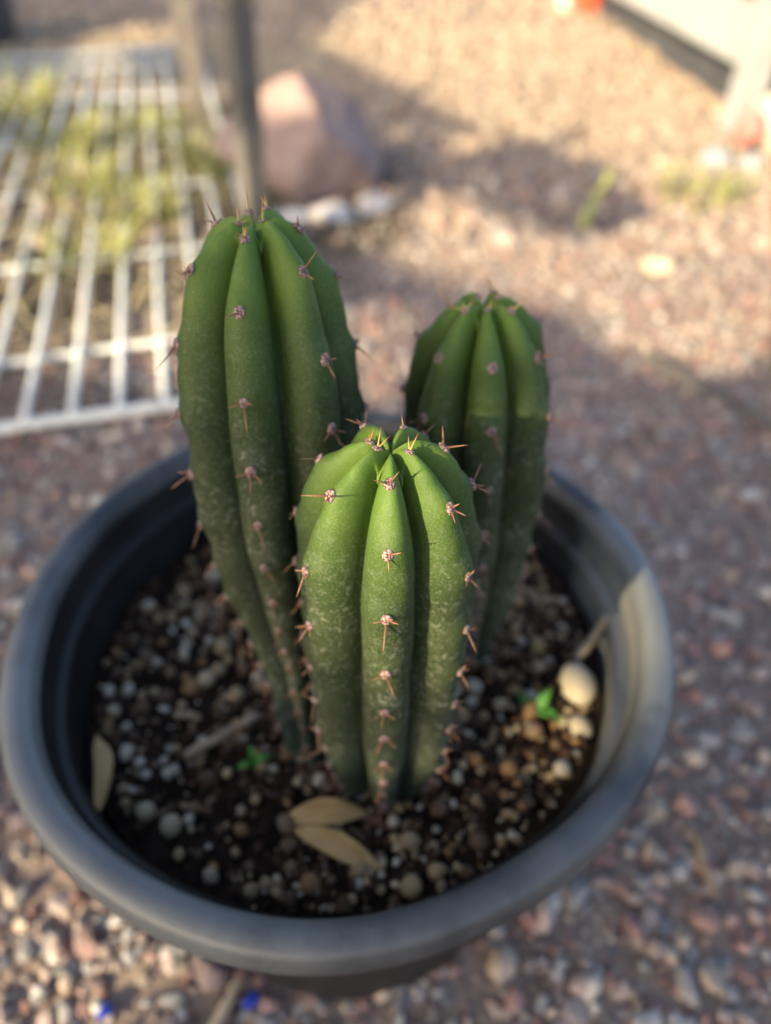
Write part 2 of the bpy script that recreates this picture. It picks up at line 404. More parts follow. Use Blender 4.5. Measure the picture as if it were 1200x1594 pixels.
m.lathe([(0.1033, HP - 0.0060), (0.1020, HP - 0.0170), (0.0995, HP - 0.0210), (0.0985, HP - 0.0235), (0.0960, HP - 0.0600), (0.0790, 0.004),
         (0.0800, 0.0015), (0.0815, 0.003), (0.0985, HP - 0.0600), (0.1012, HP - 0.0235), (0.1045, HP - 0.0200), (0.1060, HP - 0.0065)], 128, wob=warp)
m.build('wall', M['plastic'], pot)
m = MB()
m.lathe([(0.1019, HP - 0.0168), (0.1000, HP - 0.0176), (0.0986, HP - 0.0196), (0.0982, HP - 0.0225), (0.0990, HP - 0.0236)], 128, wob=warp)
m.build('step_ring', M['plastic'], pot)
m = MB(); m.lathe([(0.0790, 0.0042), (0.03, 0.0050), (0.0005, 0.0050)], 48)
m.build('floor', M['plastic'], pot)

# ------------------------------------------------------------------ soil
ZS = HP - 0.038
def sh(x, y):
    x = np.asarray(x, float); y = np.asarray(y, float); d = np.hypot(x, y)
    return (ZS + 0.0016 * np.sin(x * 90 + 1) * np.sin(y * 80 + 2) + 0.0012 * np.sin(x * 170 + y * 120)
            + np.clip(y * -0.03, -0.003, 0.003) + np.clip(x * 0.05, -0.002, 0.006) + np.clip((d - 0.08) / 0.018, 0, 1) * 0.002)
soil = empty('potting_soil', (0, 0, ZS))
tag(soil, 'dark gritty potting soil with cream pumice beads filling the black pot', 'soil')
rr = np.linspace(0.001, 0.0985, 60); aa = np.linspace(0, 2 * math.pi, 160, endpoint=False)
RR, AA = np.meshgrid(rr, aa, indexing='ij'); X = RR * np.cos(AA); Y = RR * np.sin(AA)
Zs = sh(X, Y) - ZS + rng.normal(size=X.shape) * 0.0005
I = np.arange(X.size).reshape(X.shape); J = np.roll(I, -1, axis=1)
F = np.stack([I[:-1].ravel(), I[1:].ravel(), J[1:].ravel(), J[:-1].ravel()], -1)
link('soil_surface', np_mesh('soil_surface', np.stack([X.ravel(), Y.ravel(), Zs.ravel()], -1), F, M['soil']), soil)
BP = np.array(BPAL)
def soil_pos(n, rlo, rhi, pw=2.0):
    d = 0.0945 * np.sqrt(rng.random(n)); a = rng.uniform(0, 6.283, n); x = d * np.cos(a); y = d * np.sin(a)
    # beads lie in drifts: fewer in the dark hollow at the front left
    den = 0.5 + 0.5 * vnoise(np.stack([x, y, 0 * x], -1), 5, 70)
    k = rng.random(n) < np.clip(den * 1.1 + 0.1, 0.05, 1)
    x, y = x[k], y[k]; rad = rlo + (rhi - rlo) * rng.random(len(x)) ** pw
    return x, y, rad
x, y, rad = soil_pos(2600, 0.0008, 0.0023)
cb = BP[rng.integers(0, len(BP), len(x))] * rng.uniform(0.6, 1.1, (len(x), 1))
me = scatter('pumice_grit', IV2, IF2, np.stack([x, y, sh(x, y) - ZS + rad * rng.uniform(0, 0.9, len(x))], -1), rad, cb, (0.7, 1.0), 0.14, 300, M['gravel'], True)
tag(link('pumice_grit', me, soil), kind='stuff')
# dark bark crumbs
x, y, rad = soil_pos(2400, 0.0008, 0.0042)
cb = np.array([(0.034, 0.019, 0.012)]) * rng.uniform(0.4, 2.6, (len(x), 1))
me = scatter('bark_crumbs', IV1, IF1, np.stack([x, y, sh(x, y) - ZS + rad * 0.35], -1), rad, cb, (0.22, 0.6), 0.3, 400, M['gravel'])
tag(link('bark_crumbs', me, soil), kind='stuff')
bv = stone_variants(IV2, 8, 0.11, 500)
bmesh_ = [np_mesh('pumice_bead', bv[k] * np.array([1, rng.uniform(0.75, 1), rng.uniform(0.7, 0.95)]), IF2, M['pumice']) for k in range(8)]
taken = []
cnt = tries = 0
while cnt < 295 and tries < 9000:
    tries += 1
    d = 0.094 * math.sqrt(rng.random()); a = rng.uniform(0, 6.283); x, y = d * math.cos(a), d * math.sin(a)
    rad = 0.0019 + 0.0021 * rng.random() ** 1.8
    if y > 0.05 and rng.random() < 0.5: continue
    if d + rad > 0.0955 or any((x - p) ** 2 + (y - q) ** 2 < (rad + s) ** 2 * 0.8 for p, q, s in taken): continue
    hole = math.exp(-((x + 0.028) ** 2 + (y + 0.058) ** 2) / 0.0006)
    if rng.random() < hole * 0.8: continue
    taken.append((x, y, rad))
    o = link('pumice_bead', bmesh_[cnt % 8], soil); o.scale = (rad,) * 3
    o.location = (x, y, float(sh(x, y)) - ZS + rad * rng.uniform(0.35, 0.9)); o.rotation_euler = tuple(rng.uniform(0, 6.28, 3)); cnt += 1

# ------------------------------------------------------------------ cacti
def areole_mesh():
    T = IV2.copy(); T = T * (1 + 0.10 * vnoise(T, 77, 4)[:, None]); T[:, 2] *= 0.45
    return np_mesh('areole', T * 0.00138, IF2, M['felt'])
def spine_mesh(mat, L=0.006):
    m = MB(); k = 7
    prof = [(0.00030, -0.0003), (0.00042, 0.0003), (0.00034, 0.0016), (0.00024, 0.0036), (0.00012, 0.0052), (0.00002, L)]
    m.lathe(prof, k); return m.mesh('spine', mat)
AM = areole_mesh(); SP = spine_mesh(M['spine']); SPY = spine_mesh(M['spine_y'])

def cactus(label, base, top, R, prof, nrib, rot, depth, seed, bend=(0, 0, 0), lod=1.0, first=None):
    rg = np.random.default_rng(seed)
    root = empty('columnar_cactus', base)
    tag(root, label, 'cactus', 'columnar cacti planted together in the pot')
    b = np.zeros(3); tp = np.array(top) - np.array(base); mid = tp / 2 + np.array(bend)
    L = np.linalg.norm(tp)
    def axis(s):                       # s in length units, may run past the ends
        q = s / L; q = np.asarray(q)[..., None]
        return (1 - q) ** 2 * b + 2 * q * (1 - q) * mid + q * q * tp
    T = tp * np.array([0.35, 0.35, 1.0]); T /= np.linalg.norm(T)      # crown grows upright again
    U = np.cross([0, 1, 0], T); U /= np.linalg.norm(U); W = np.cross(T, U)
    # profile: body points then a dome down into the sunken growing tip
    body_h = np.array([p[0] for p in prof]); body_r = np.array([p[1] for p in prof])
    hd = body_h[-1]
    hs = np.linspace(-0.012, hd, int(110 * lod)); rs = np.interp(hs, body_h, body_r)
    ker = np.hanning(13); ker /= ker.sum(); rs = np.convolve(np.pad(rs, 6, mode='edge'), ker, 'valid')
    phi = np.linspace(0, math.pi / 2, int(54 * lod))[1:]
    dh = hd + (L - hd) * np.sin(phi) ** 1.0 ; dr = rs[-1] * np.cos(phi) ** 0.86
    dh = dh - 0.0042 * np.clip(1 - dr / 0.26, 0, 1) ** 1.6          # sunken tip
    H = np.concatenate([hs, dh]); Q = np.concatenate([rs, dr])
    n_t = nrib * 26; th = np.linspace(0, 2 * math.pi, n_t, endpoint=False)
    dH = np.gradient(H); dQ = np.gradient(Q * R); nl = np.hypot(dH, dQ) + 1e-9
    Nr, Nh = dH / nl, -dQ / nl                                      # outward normal of the profile (radial, axial)
    cr = np.abs(np.cos(nrib * (th - rot) / 2))                      # 1 on the crest, 0 in the groove
    crest = 1 - (1 - cr ** 0.55) ** 1.12
    # areole positions: arc length from the tip downwards
    arc = np.concatenate([[0], np.cumsum(np.hypot(np.diff(H[::-1]), np.diff(Q[::-1] * R)))])[::-1]
    spots = []
    bumpf = np.zeros((len(H), n_t))
    for k in range(nrib):
        a = (first[k] if first else 0.004 + 0.009 * ((k * 3) % nrib) / nrib); j = 0
        while a < arc[0] - 0.014:
            spots.append((k, a)); i = int(np.argmin(abs(arc - a)))
            ang = rot + 2 * math.pi * k / nrib
            da = (th - ang + math.pi) % (2 * math.pi) - math.pi
            bumpf += np.exp(-((arc[:, None] - a) / 0.0034) ** 2) * np.exp(-(da[None] / 0.20) ** 2) * min(1, j + 0.4)
            bumpf -= 0.45 * np.exp(-((arc[:, None] - a + 0.0052) / 0.0020) ** 2) * np.exp(-(np.abs(da[None]) / 0.26) ** 2) * min(1, j)
            a += [0.015, 0.0185, 0.0180, 0.0165, 0.0150, 0.0140, 0.0125, 0.0115, 0.0105, 0.0100][min(j, 9)] * rg.uniform(0.93, 1.07); j += 1
    dep = depth * R * np.minimum(1, Q / 0.30) ** 0.9 * np.clip(0.55 + 0.45 * (H / 0.035), 0.5, 1)
    ribj = 1 + 0.05 * rg.normal(size=nrib)
    rj = ribj[np.round((th - rot) / (2 * math.pi / nrib)).astype(int) % nrib]
    off = -dep[:, None] * (1 - crest[None] * (0.97 + 0.03 * rj[None])) + 0.0008 * bumpf
    off += 0.00030 * np.sin(H[:, None] * 210 + 3 * th[None] + seed) + 0.00035 * np.sin(H[:, None] * 95 + 5 * np.sin(th[None] * 2 + seed))
    rad = Q[:, None] * R + off * Nr[:, None]; rad = np.maximum(rad, 0.0002 * (Q[:, None] > 0)); hh = H[:, None] + off * Nh[:, None]
    cen = axis(hh)
    P = cen + rad[..., None] * (np.cos(th)[None, :, None] * U + np.sin(th)[None, :, None] * W)
    I = np.arange(P.shape[0] * n_t).reshape(P.shape[0], n_t); J = np.roll(I, -1, axis=1)
    F = np.stack([I[:-1].ravel(), J[:-1].ravel(), J[1:].ravel(), I[1:].ravel()], -1)
    hn = np.clip(1 - arc / (arc[0] - 0.012), 0, 1)
    colr = np.zeros((P.shape[0], n_t, 3)); colr[..., 0] = hn[:, None]; colr[..., 1] = crest[None]
    link('stem', np_mesh('stem', P.reshape(-1, 3), F, M['skin'], True, colr.reshape(-1, 3)), root)
    # areoles with their spines
    for k, a in spots:
        i = int(np.argmin(abs(arc - a))); ang = rot + 2 * math.pi * k / nrib; jt = int(round((ang % (2 * math.pi)) / (2 * math.pi) * n_t)) % n_t
        p = Vector(P[i, jt]); rad_dir = Vector(math.cos(ang) * U + math.sin(ang) * W)
        N = (rad_dir * float(Nr[i]) + Vector(T) * float(Nh[i])).normalized()
        D = (rad_dir * float(Nh[i]) - Vector(T) * float(Nr[i])).normalized()      # towards the base
        S = N.cross(D).normalized()
        ar = link('areole', AM, root)
        Mx = Matrix((S, D, N)).transposed().to_4x4(); Mx.translation = p + N * 0.0001
        sc = rg.uniform(0.85, 1.15) * (0.75 if a < 0.008 else 1.0)
        ar.matrix_local = Mx @ Matrix.Diagonal((sc, sc * 1.1, sc, 1))
        young = a < 0.011
        if young: dirs = [((0.1, 0.15, 1), 0.95), ((0.5, -0.35, 0.8), 0.55), ((-0.5, -0.2, 0.8), 0.5)][:(2 if a < 0.008 else 3)]
        elif a < 0.03: dirs = [((-0.62, 0.15, 0.75), 0.85), ((0.55, -0.25, 0.75), 0.75), ((0.05, 0.65, 0.7), 0.5), ((0.2, -0.6, 0.6), 0.35)]
        else: dirs = [((0.05, 0.80, 0.60), 0.95), ((-0.80, 0.20, 0.50), 0.60), ((0.80, 0.15, 0.50), 0.48), ((0.3, -0.7, 0.5), 0.34)]
        for (dx, dy, dz), ln in dirs:
            if ln < 0.95 and rg.random() < 0.3: continue
            d = Vector((dx + rg.normal() * 0.26, dy + rg.normal() * 0.24, dz + rg.normal() * 0.08)).normalized()
            s_ = link('spine', SPY if young else SP, ar)
            q = d.to_track_quat('Z', 'Y').to_matrix().to_4x4()
            l = ln * rg.uniform(0.7, 1.3)
            s_.matrix_local = Matrix.Translation((d.x * 0.0004, d.y * 0.0004, 0.0002)) @ q @ Matrix.Diagonal((0.62, 0.62, l, 1))
    return root

cactus('shortest light green cactus in front, sharp orange spines round its bright top', (0.0150, -0.0465, ZS), (0.0167, -0.0490, 0.2785), 0.0236,
       [(-0.012, 0.52), (0.0, 0.60), (0.015, 0.76), (0.035, 0.92), (0.06, 0.99), (0.085, 1.0), (0.098, 1.0), (0.108, 0.975)], 7, R_(-90), 0.56, 3,
       first=[0.0125, 0.0060, 0.0135, 0.0075, 0.0150, 0.0055, 0.0048])
cactus('tallest dark green cactus leaning back, narrow bluish base, beside the pot rim', (-0.0095, -0.0345, ZS), (-0.0148, -0.0035, 0.3088), 0.0240,
       [(-0.012, 0.48), (0.0, 0.48), (0.025, 0.46), (0.05, 0.60), (0.08, 0.85), (0.105, 0.98), (0.122, 1.0), (0.133, 0.985)], 7, R_(-94), 0.52, 5, bend=(-0.004, 0.002, 0), first=[0.0105, 0.0045, 0.012, 0.0065, 0.0055, 0.0115, 0.0050])
cactus('dark green cactus rising behind the front one towards the sunlit rim', (0.0475, 0.0060, ZS), (0.0425, 0.0110, 0.2810), 0.0230,
       [(-0.012, 0.42), (0.0, 0.45), (0.02, 0.58), (0.045, 0.82), (0.07, 0.95), (0.088, 1.0), (0.098, 1.0), (0.108, 0.98)], 7, R_(-88), 0.54, 9, first=[0.0065, 0.0095, 0.0055, 0.011, 0.0050, 0.0105, 0.0085])

# ------------------------------------------------------------------ litter in the pot
def leaf_mesh(name, L, Wd, curl, fold, mat, bend=0.0, n=14, k=6, thick=0.0005):
    V = []; F = []
    for side in (1, -1):
        for i in range(n + 1):
            u = i / n; w = Wd / 2 * math.sin(math.pi * min(1, u * 1.02 + 0.02)) ** 0.75
            for j in range(k + 1):
                s = j / k * 2 - 1
                z = curl * (u - 0.5) ** 2 * -4 + curl + fold * abs(s) * w / Wd * 2 + 0.0006 * math.sin(9 * u + 4 * s)
                V.append((L * (u - 0.5), s * w + bend * math.sin(math.pi * u), z + side * thick / 2))
    q = (n + 1) * (k + 1)
    for i in range(n):
        for j in range(k):
            a = i * (k + 1) + j
            F.append((a, a + k + 1, a + k + 2, a + 1)); F.append((q + a, q + a + 1, q + a + k + 2, q + a + k + 1))
    for i in range(n):
        a = i * (k + 1); F.append((a, q + a, q + a + k + 1, a + k + 1))
        a += k; F.append((a, a + k + 1, q + a + k + 1, q + a))
    m = MB(); m.add(V, F); return m.mesh(name, mat)

def place(name, me, loc, rot, label, cat, group=None, scale=1.0):
    o = link(name, me); o.location = loc; o.rotation_euler = rot; o.scale = (scale,) * 3
    return tag(o, label, cat, group)

place('dry_leaf', leaf_mesh('dry_leaf', 0.028, 0.0085, 0.004, 0.002, M['dry_leaf'], 0.002), (-0.0035, -0.0640, ZS + 0.0035), (0.5, 0.05, 0.10),
      'tan curled dry leaf at the foot of the front cactus', 'dry leaf')
place('dry_leaf', leaf_mesh('dry_leaf', 0.033, 0.0075, 0.004, 0.0018, M['dry_leaf'], 0.002), (0.0015, -0.0755, ZS + 0.0040), (0.45, 0.05, -0.42),
      'longer tan dry leaf lying between soil beads in front of the other leaf', 'dry leaf')
place('dry_leaf', leaf_mesh('dry_leaf', 0.030, 0.0068, 0.003, 0.003, M['dry_leaf'], 0.001), (-0.0825, -0.0500, ZS + 0.0065), (0.75, 0.0, 1.85),
      'tan dry leaf standing against the shaded pot wall', 'dry leaf')
def stick(name, pts, rad, mat, label, cat='twig', group=None):
    m = MB(); n = len(pts); 
    P = [Vector(p) for p in pts]; out = []
    for i in range(n - 1):
        for q in range(4): out.append(P[i].lerp(P[i + 1], q / 4) + Vector(rng.normal(size=3) * rad * 0.12))
    out.append(P[-1]); N = len(out)
    m.tube(out, [rad * (1 - 0.35 * i / N) * rng.uniform(0.9, 1.1) for i in range(N)], 8)
    return tag(m.build(name, mat), label, cat, group)
stick('twig', [(-0.0545, -0.0430, ZS + 0.004), (-0.043, -0.0355, ZS + 0.005), (-0.031, -0.0265, ZS + 0.004)], 0.0021, M['twig'], 'short brown twig on the soil beside the tall cactus base')
stick('twig', [(0.089, -0.004, ZS + 0.007), (0.0965, 0.0025, ZS + 0.013), (0.1015, 0.008, ZS + 0.019)], 0.0021, M['pale_stick'], 'pale stick leaning against the sunlit inner pot wall')
stick('twig', [(0.0245, -0.0795, ZS + 0.003), (0.0205, -0.0870, ZS + 0.003), (0.0165, -0.0935, ZS + 0.004)], 0.0019, M['brown_twig'], 'dark reddish twig on the soil pointing at the front rim')
stick('twig', [(0.010, -0.064, ZS + 0.003), (0.018, -0.068, ZS + 0.003), (0.026, -0.071, ZS + 0.003)], 0.0019, M['brown_twig'], 'dark twig beside the two tan dry leaves')
for x, y, rad, lab, mt in ((0.0865, -0.0170, 0.0078, 'large cream oval pebble on the soil by the sunlit pot wall', 'pebble'),
                           (0.0850, -0.0335, 0.0047, 'small round cream pebble next to the green sprout', 'pebble')):
    q = stone_variants(IV2, 1, 0.06, 610)[0] * np.array([0.85, 1.05, 0.8])
    place('pebble', np_mesh('pebble', q * rad, IF2, M[mt]), (x, y, float(sh(x, y)) + rad * 0.45), (0.1, 0.2, 0.4), lab, 'pebble')
def sprout(loc, sc, label, rz=0.0):
    root = empty('sprout', loc, rz); tag(root, label, 'sprout')
    m = MB(); m.tube([(0, 0, -0.004), (0, 0.0004, 0.004), (0.0004, 0, 0.0085)], 0.0007 * sc, 6); m.build('stem', M['sprout'], root)
    for k, (a, t_) in enumerate(((2.4, 0.35), (-0.6, 0.25), (0.9, 0.7))):
        o = link('leaf', leaf_mesh('leaf', 0.012 * sc, 0.0048 * sc, 0.001, 0.001, M['sprout'], 0, 8, 4, 0.0003), root)
        o.location = (math.cos(a) * 0.006 * sc, math.sin(a) * 0.006 * sc, 0.0088 + 0.001 * k); o.rotation_euler = (0, -t_, a)
sprout((0.0700, -0.0285, ZS + 0.001), 0.8, 'bright green sprout among pale beads near the cream pebble')
sprout((-0.0290, -0.0475, ZS - 0.002), 0.55, 'tiny green sprout beside the tall cactus base', 1.0)

# ------------------------------------------------------------------ litter on the gravel around the pot
def chip(loc, rad, label):
    q = IV1 * (1 + 0.25 * vnoise(IV1, 700 + abs(int(loc[0] * 1e4)), 3)[:, None]) * np.array([1, 0.7, 0.35])
    place('plastic_chip', np_mesh('plastic_chip', q * rad, IF1, M['blue'], False), loc, (0.3, 0.2, 0.7), label, 'plastic chip')
chip((-0.0415, -0.0835, 0.0065), 0.0050, 'blue plastic chip on gravel in front of the pot by a pale stick')
chip((-0.1030, -0.0875, 0.0050), 0.0042, 'smaller blue plastic chip on sunlit gravel away from the pot')
stick('twig', [(-0.0570, -0.0955, 0.006), (-0.0515, -0.086, 0.0085), (-0.0475, -0.0765, 0.010)], 0.0024, M['pale_stick'], 'pale stick on gravel leaning at the pot foot')
stick('twig', [(0.170, -0.012, 0.008), (0.1685, -0.027, 0.009), (0.1705, -0.043, 0.007)], 0.0024, M['twig'], 'tan twig on shaded gravel beside the pot')
stick('twig', [(0.262, 0.437, 0.010), (0.30, 0.38, 0.012), (0.352, 0.305, 0.010)], 0.005, M['post_grey'], 'grey stick on shaded gravel next to the pale blue bucket')
def single_stone(name, loc, size, mat, label, seed, rz=0.0, sub=4, amp=0.16, cat='stone', group=None):
    T, TF = ico(sub); q = T * (1 + amp * vnoise(T, seed, 2.0)[:, None] + amp * 0.45 * vnoise(T, seed + 9, 4.5)[:, None] + amp * 0.15 * vnoise(T, seed + 19, 11)[:, None])
    if amp > 0.1: q = chip_planes(q, seed + 3, 16, 0.55, 0.92); q = q * (1 + 0.012 * vnoise(T, seed + 29, 16)[:, None])
    return place(name, np_mesh(name, q * np.array(size), TF, mat), loc, (0, 0, rz), label, cat, group)
single_stone('stone', (-0.0585, -0.0745, 0.006), (0.0085, 0.007, 0.007), M['red'] if False else M['rock'], 'reddish stone by the pale stick at the pot foot', 31, sub=3)

# ------------------------------------------------------------------ rock, pale stones, rubble
single_stone('rock', (-0.085, 0.925, 0.048), (0.118, 0.098, 0.086), M['rock'], 'big reddish brown rock with sunlit top behind the tall cactus', 43, 0.4, 4, 0.20, 'rock')
for x, y, sx, sy, sz, lab, sd in ((-0.055, 0.812, 0.042, 0.026, 0.016, 'flat whitish stone in front of the big reddish rock', 51),
                                  (0.005, 0.842, 0.026, 0.022, 0.020, 'small whitish stone at the sunlit end of the flat pale stone', 52),
                                  (-0.110, 0.800, 0.030, 0.020, 0.013, 'low whitish stone between the grey post and the flat pale stone', 53)):
    single_stone('stone', (x, y, sz * 0.4 + float(gh(x, y))), (sx, sy, sz), M['pale_rock'], lab, sd, 0.3)
for x, y, s_, lab, sd in ((0.515, 1.005, 0.034, 'blue grey rubble stone in front of the white bench leg', 61), (0.560, 0.985, 0.026, 'small dark grey rubble stone beside the cream jug', 62),
                          (0.330, 0.640, 0.021, 'tan stone lying in the sunlit gravel beyond the bucket', 63)):
    single_stone('stone', (x, y, s_ * 0.3 + float(gh(x, y))), (s_, s_ * 0.8, s_ * 0.55), M['grey_rock'] if sd < 63 else M['pebble'], lab, sd)

# ------------------------------------------------------------------ wire mesh panel lying on the ground
pan = empty('wire_panel', (-0.065, 0.382, 0.012), R_(14.0))
tag(pan, 'galvanised wire mesh panel lying flat on weedy ground behind the pot', 'wire panel')
PL, PW_, SPX = 1.46, 0.66, 0.0375
nw = int(PW_ / SPX)
for i in range(nw + 1):
    x = -i * SPX; edge = i in (0, nw)
    m = MB(); dz = [0.004 * math.sin(i * 1.7 + q) for q in range(5)]
    m.tube([(x + 0.001 * math.sin(q * 2 + i), PL * q / 8, 0.003 * math.sin(i * 1.3 + q * 0.9)) for q in range(9)], 0.0042 if edge else 0.0034, 8)
    m.build('wire', M['wire'], pan)
ys = [0.0, 0.112, 0.33, 0.56, 0.80, 1.06, 1.30, PL]
for j, y in enumerate(ys):
    m = MB(); m.tube([(0.004 - (PW_ + 0.004) * q / 6, y + 0.002 * math.sin(q + j), -0.0045 + 0.002 * math.sin(j + q)) for q in range(7)], 0.0048 if j in (0, len(ys) - 1) else 0.0034, 8)
    m.build('cross_wire', M['wire'], pan)

# ------------------------------------------------------------------ weeds and straw
def blades(n, rad, h, w, lean, seed, z0=0.0):
    r = np.random.default_rng(seed); m = MB()
    for i in range(n):
        a = r.uniform(0, 6.28); d = rad * math.sqrt(r.random()); b = Vector((d * math.cos(a), d * math.sin(a), z0))
        la = a + r.normal() * 0.9; hh = h * r.uniform(0.45, 1.1); ln = lean * r.uniform(0.3, 1.3) * hh
        side = Vector((-math.sin(la + r.normal() * 0.5), math.cos(la), 0)) ; ww = w * r.uniform(0.6, 1.2)
        P = []
        for q, (u, wd) in enumerate(((0, 0.6), (0.35, 1.0), (0.7, 0.8), (1.0, 0.08))):
            c_ = b + Vector((math.cos(la), math.sin(la), 0)) * ln * u ** 1.7 + Vector((0, 0, hh * u * (1 - 0.18 * lean * u)))
            up = Vector((0, 0, ww * 0.12))
            P += [c_ - side * ww * wd / 2, c_ + up, c_ + side * ww * wd / 2]
        F = []
        for q in range(3):
            for s_ in range(2): F.append((q * 3 + s_, q * 3 + s_ + 1, q * 3 + s_ + 4, q * 3 + s_ + 3))
        m.add(P, F)
    return m
weeds = [(-0.235, 0.965, 36, 0.055, 0.10, 'bright green leafy weed growing through the wire panel beside the tan post'),
         (-0.400, 0.860, 33, 0.055, 0.07, 'low yellowish weed growing through the wire panel near its open side'),
         (-0.330, 0.640, 24, 0.055, 0.05, 'sparse low weed under the near part of the wire panel'),
         (-0.620, 1.270, 30, 0.055, 0.09, 'tall green weed at the far side of the wire panel'),
         (-0.300, 0.780, 34, 0.055, 0.055, 'yellow green weed in the middle of the wire panel'),
         (-0.480, 1.050, 36, 0.055, 0.07, 'olive weed beside the tall green weed under the wires'),
         (-0.385, 1.130, 30, 0.055, 0.06, 'short yellow weed under the far wires behind the middle weed'),
         (0.445, 0.870, 24, 0.055, 0.06, 'pale yellowish weed on sunlit gravel near the rubble stones')]
for i, (x, y, n, rad, h, lab) in enumerate(weeds):
    o = blades(int(n * 2.2), rad, h, 0.0048, 1.0, 800 + i).build('weed', M['weed']); o.location = (x, y, float(gh(x, y)) - 0.002); tag(o, lab, 'weed')
m = MB(); r = np.random.default_rng(66)
for i in range(1500):
    x = r.uniform(-0.95, -0.10); y = r.uniform(0.45, 1.9); L = r.uniform(0.02, 0.07); a = r.uniform(0, 6.28)
    if x < -0.30 - 0.45 * y - 0.1: continue
    d = Vector((math.cos(a), math.sin(a), r.uniform(0, 0.5))).normalized(); c0 = Vector((x, y, 0.004 + float(gh(x, y))))
    s_ = Vector((-math.sin(a), math.cos(a), 0)) * r.uniform(0.0010, 0.0024)
    c1 = c0 + d * L; up = Vector((0, 0, 0.001))
    m.add([c0 - s_, c0 + up, c0 + s_, c1 - s_ * 0.4, c1 + up, c1 + s_ * 0.4], [(0, 1, 4, 3), (1, 2, 5, 4)])
tag(m.build('dry_straw', M['straw']), 'dry straw litter around the wire panel', 'straw', kind='stuff')
stick('twig', [(0.262, 0.754, 0.006), (0.285, 0.79, 0.030), (0.300, 0.80, 0.060)], 0.0075, M['weed'], 'yellow green stem sticking up from the shaded gravel', 'stem')

# ------------------------------------------------------------------ posts
def post(loc, w, d, h, tilt, rz, mat, label):
    root = empty('post', loc, rz); tag(root, label, 'post')
    m = MB(); m.box((0, 0, h / 2 - 0.05), (w, d, h + 0.1), 0); o = m.build('shaft', mat, root, False, 0.002); o.rotation_euler = tilt
    m = MB(); m.box((0, 0, h - 0.002), (w * 0.8, d * 0.8, 0.012), 0); c = m.build('cap', mat, root, False, 0.002); c.rotation_euler = tilt
post((-0.138, 0.700, 0), 0.026, 0.026, 0.30, (0, R_(1.5), 0), R_(35), M['post_grey'], 'weathered grey wooden post beside the big reddish rock')
post((-0.270, 1.085, 0), 0.030, 0.026, 0.24, (0, R_(-0.5), 0), R_(10), M['post_tan'], 'pale tan wooden post behind the grey post at the wire panel edge')

# ------------------------------------------------------------------ bench, shade box, far odds and ends
bench = empty('bench', (0.584, 1.147, 0)); tag(bench, 'low greyish white painted wooden bench on sunlit gravel', 'bench')
far = Vector((0.5397 - 0.584, 1.8759 - 1.147, 0)); along = far.normalized(); LB = 1.25; angb = math.atan2(along.y, along.x)
out = Vector((along.y, -along.x, 0))           # to the right, away from the sun side
def bbox(name, u, v, z, sz, bevel=0.003):
    m = MB(); c = along * u + out * v + Vector((0, 0, z)); m.box(c, sz, angb); return m.build(name, M['white_wood'], bench, False, bevel)
for u in (0.022, LB - 0.022):
    for v in (0.022, 0.36): bbox('leg', u, v, 0.15, (0.044, 0.044, 0.30))
bbox('rail', LB / 2, 0.022, 0.135, (LB - 0.09, 0.026, 0.085)); bbox('rail', LB / 2, 0.36, 0.135, (LB - 0.09, 0.026, 0.085))
for u in (0.022, LB - 0.022): bbox('end_rail', u, 0.191, 0.22, (0.026, 0.292, 0.06))
for k in range(4): bbox('seat_board', LB / 2, 0.045 + k * 0.098, 0.312, (LB + 0.04, 0.088, 0.022))
box = empty('shade_box', tuple(bench.location + along * 0.62 + out * 0.19), angb); tag(box, 'charcoal box standing in for the shade under the white bench', 'box')  # dark box put in for the shade under the bench
m = MB()
for (cx, cy, sx_, sy_) in ((0, -0.10, 1.08, 0.008), (0, 0.10, 1.08, 0.008), (-0.536, 0, 0.008, 0.192), (0.536, 0, 0.008, 0.192)): m.box((cx, cy, 0.075), (sx_, sy_, 0.15))
m.build('wall', M['charcoal'], box, False); m = MB(); m.box((0, 0, 0.155), (1.10, 0.22, 0.010)); m.build('shade_lid', M['charcoal'], box, False, 0.002)  # walls and lid of the box standing in for shade

jug = empty('jug', (0.578, 1.035, 0.046), R_(20)); tag(jug, 'cream plastic jug lying on gravel with faded red cap by the bench leg', 'jug')
rot = Matrix.Rotation(math.pi / 2, 4, 'Y')
m = MB(); m.lathe([(0.0005, 0.14), (0.040, 0.138), (0.046, 0.130), (0.046, 0.03), (0.040, 0.012), (0.022, 0.0), (0.020, -0.01)], 40)
o = m.build('body', M['cream'], jug); o.matrix_local = rot
m = MB(); m.lathe([(0.019, 0.002), (0.023, -0.004), (0.023, -0.026), (0.020, -0.030), (0.0005, -0.030)], 32); o = m.build('cap', M['pinkred'], jug); o.matrix_local = rot

def pail(name, loc, r0, r1, h, mat, label, handle=False):
    root = empty(name, loc); tag(root, label, name.split('_')[-1])
    m = MB(); m.lathe([(0.001, 0.003), (r0 * 0.95, 0.0), (r0, 0.004), (r1, h - 0.006), (r1 - 0.003, h - 0.006), (r0 - 0.003, 0.006), (0.001, 0.006)], 56); m.build('wall', mat, root)
    m = MB(); m.lathe([(r1 - 0.003, h - 0.010), (r1 + 0.004, h - 0.010), (r1 + 0.005, h - 0.003), (r1 + 0.002, h), (r1 - 0.003, h), (r1 - 0.003, h - 0.010)], 56); m.build('rim', mat, root)
pail('small_bucket', (0.445, 0.385, 0), 0.070, 0.085, 0.10, M['paleblue'], 'pale blue plastic bucket on shaded gravel beyond the grey stick')
pail('red_bucket', (0.585, 2.300, 0), 0.030, 0.036, 0.09, M['red'], 'small orange red plastic bucket standing beyond the white bench end')
pail('white_cup', (0.520, 2.310, 0), 0.020, 0.026, 0.06, M['cream'], 'small white cup standing next to the orange red bucket')
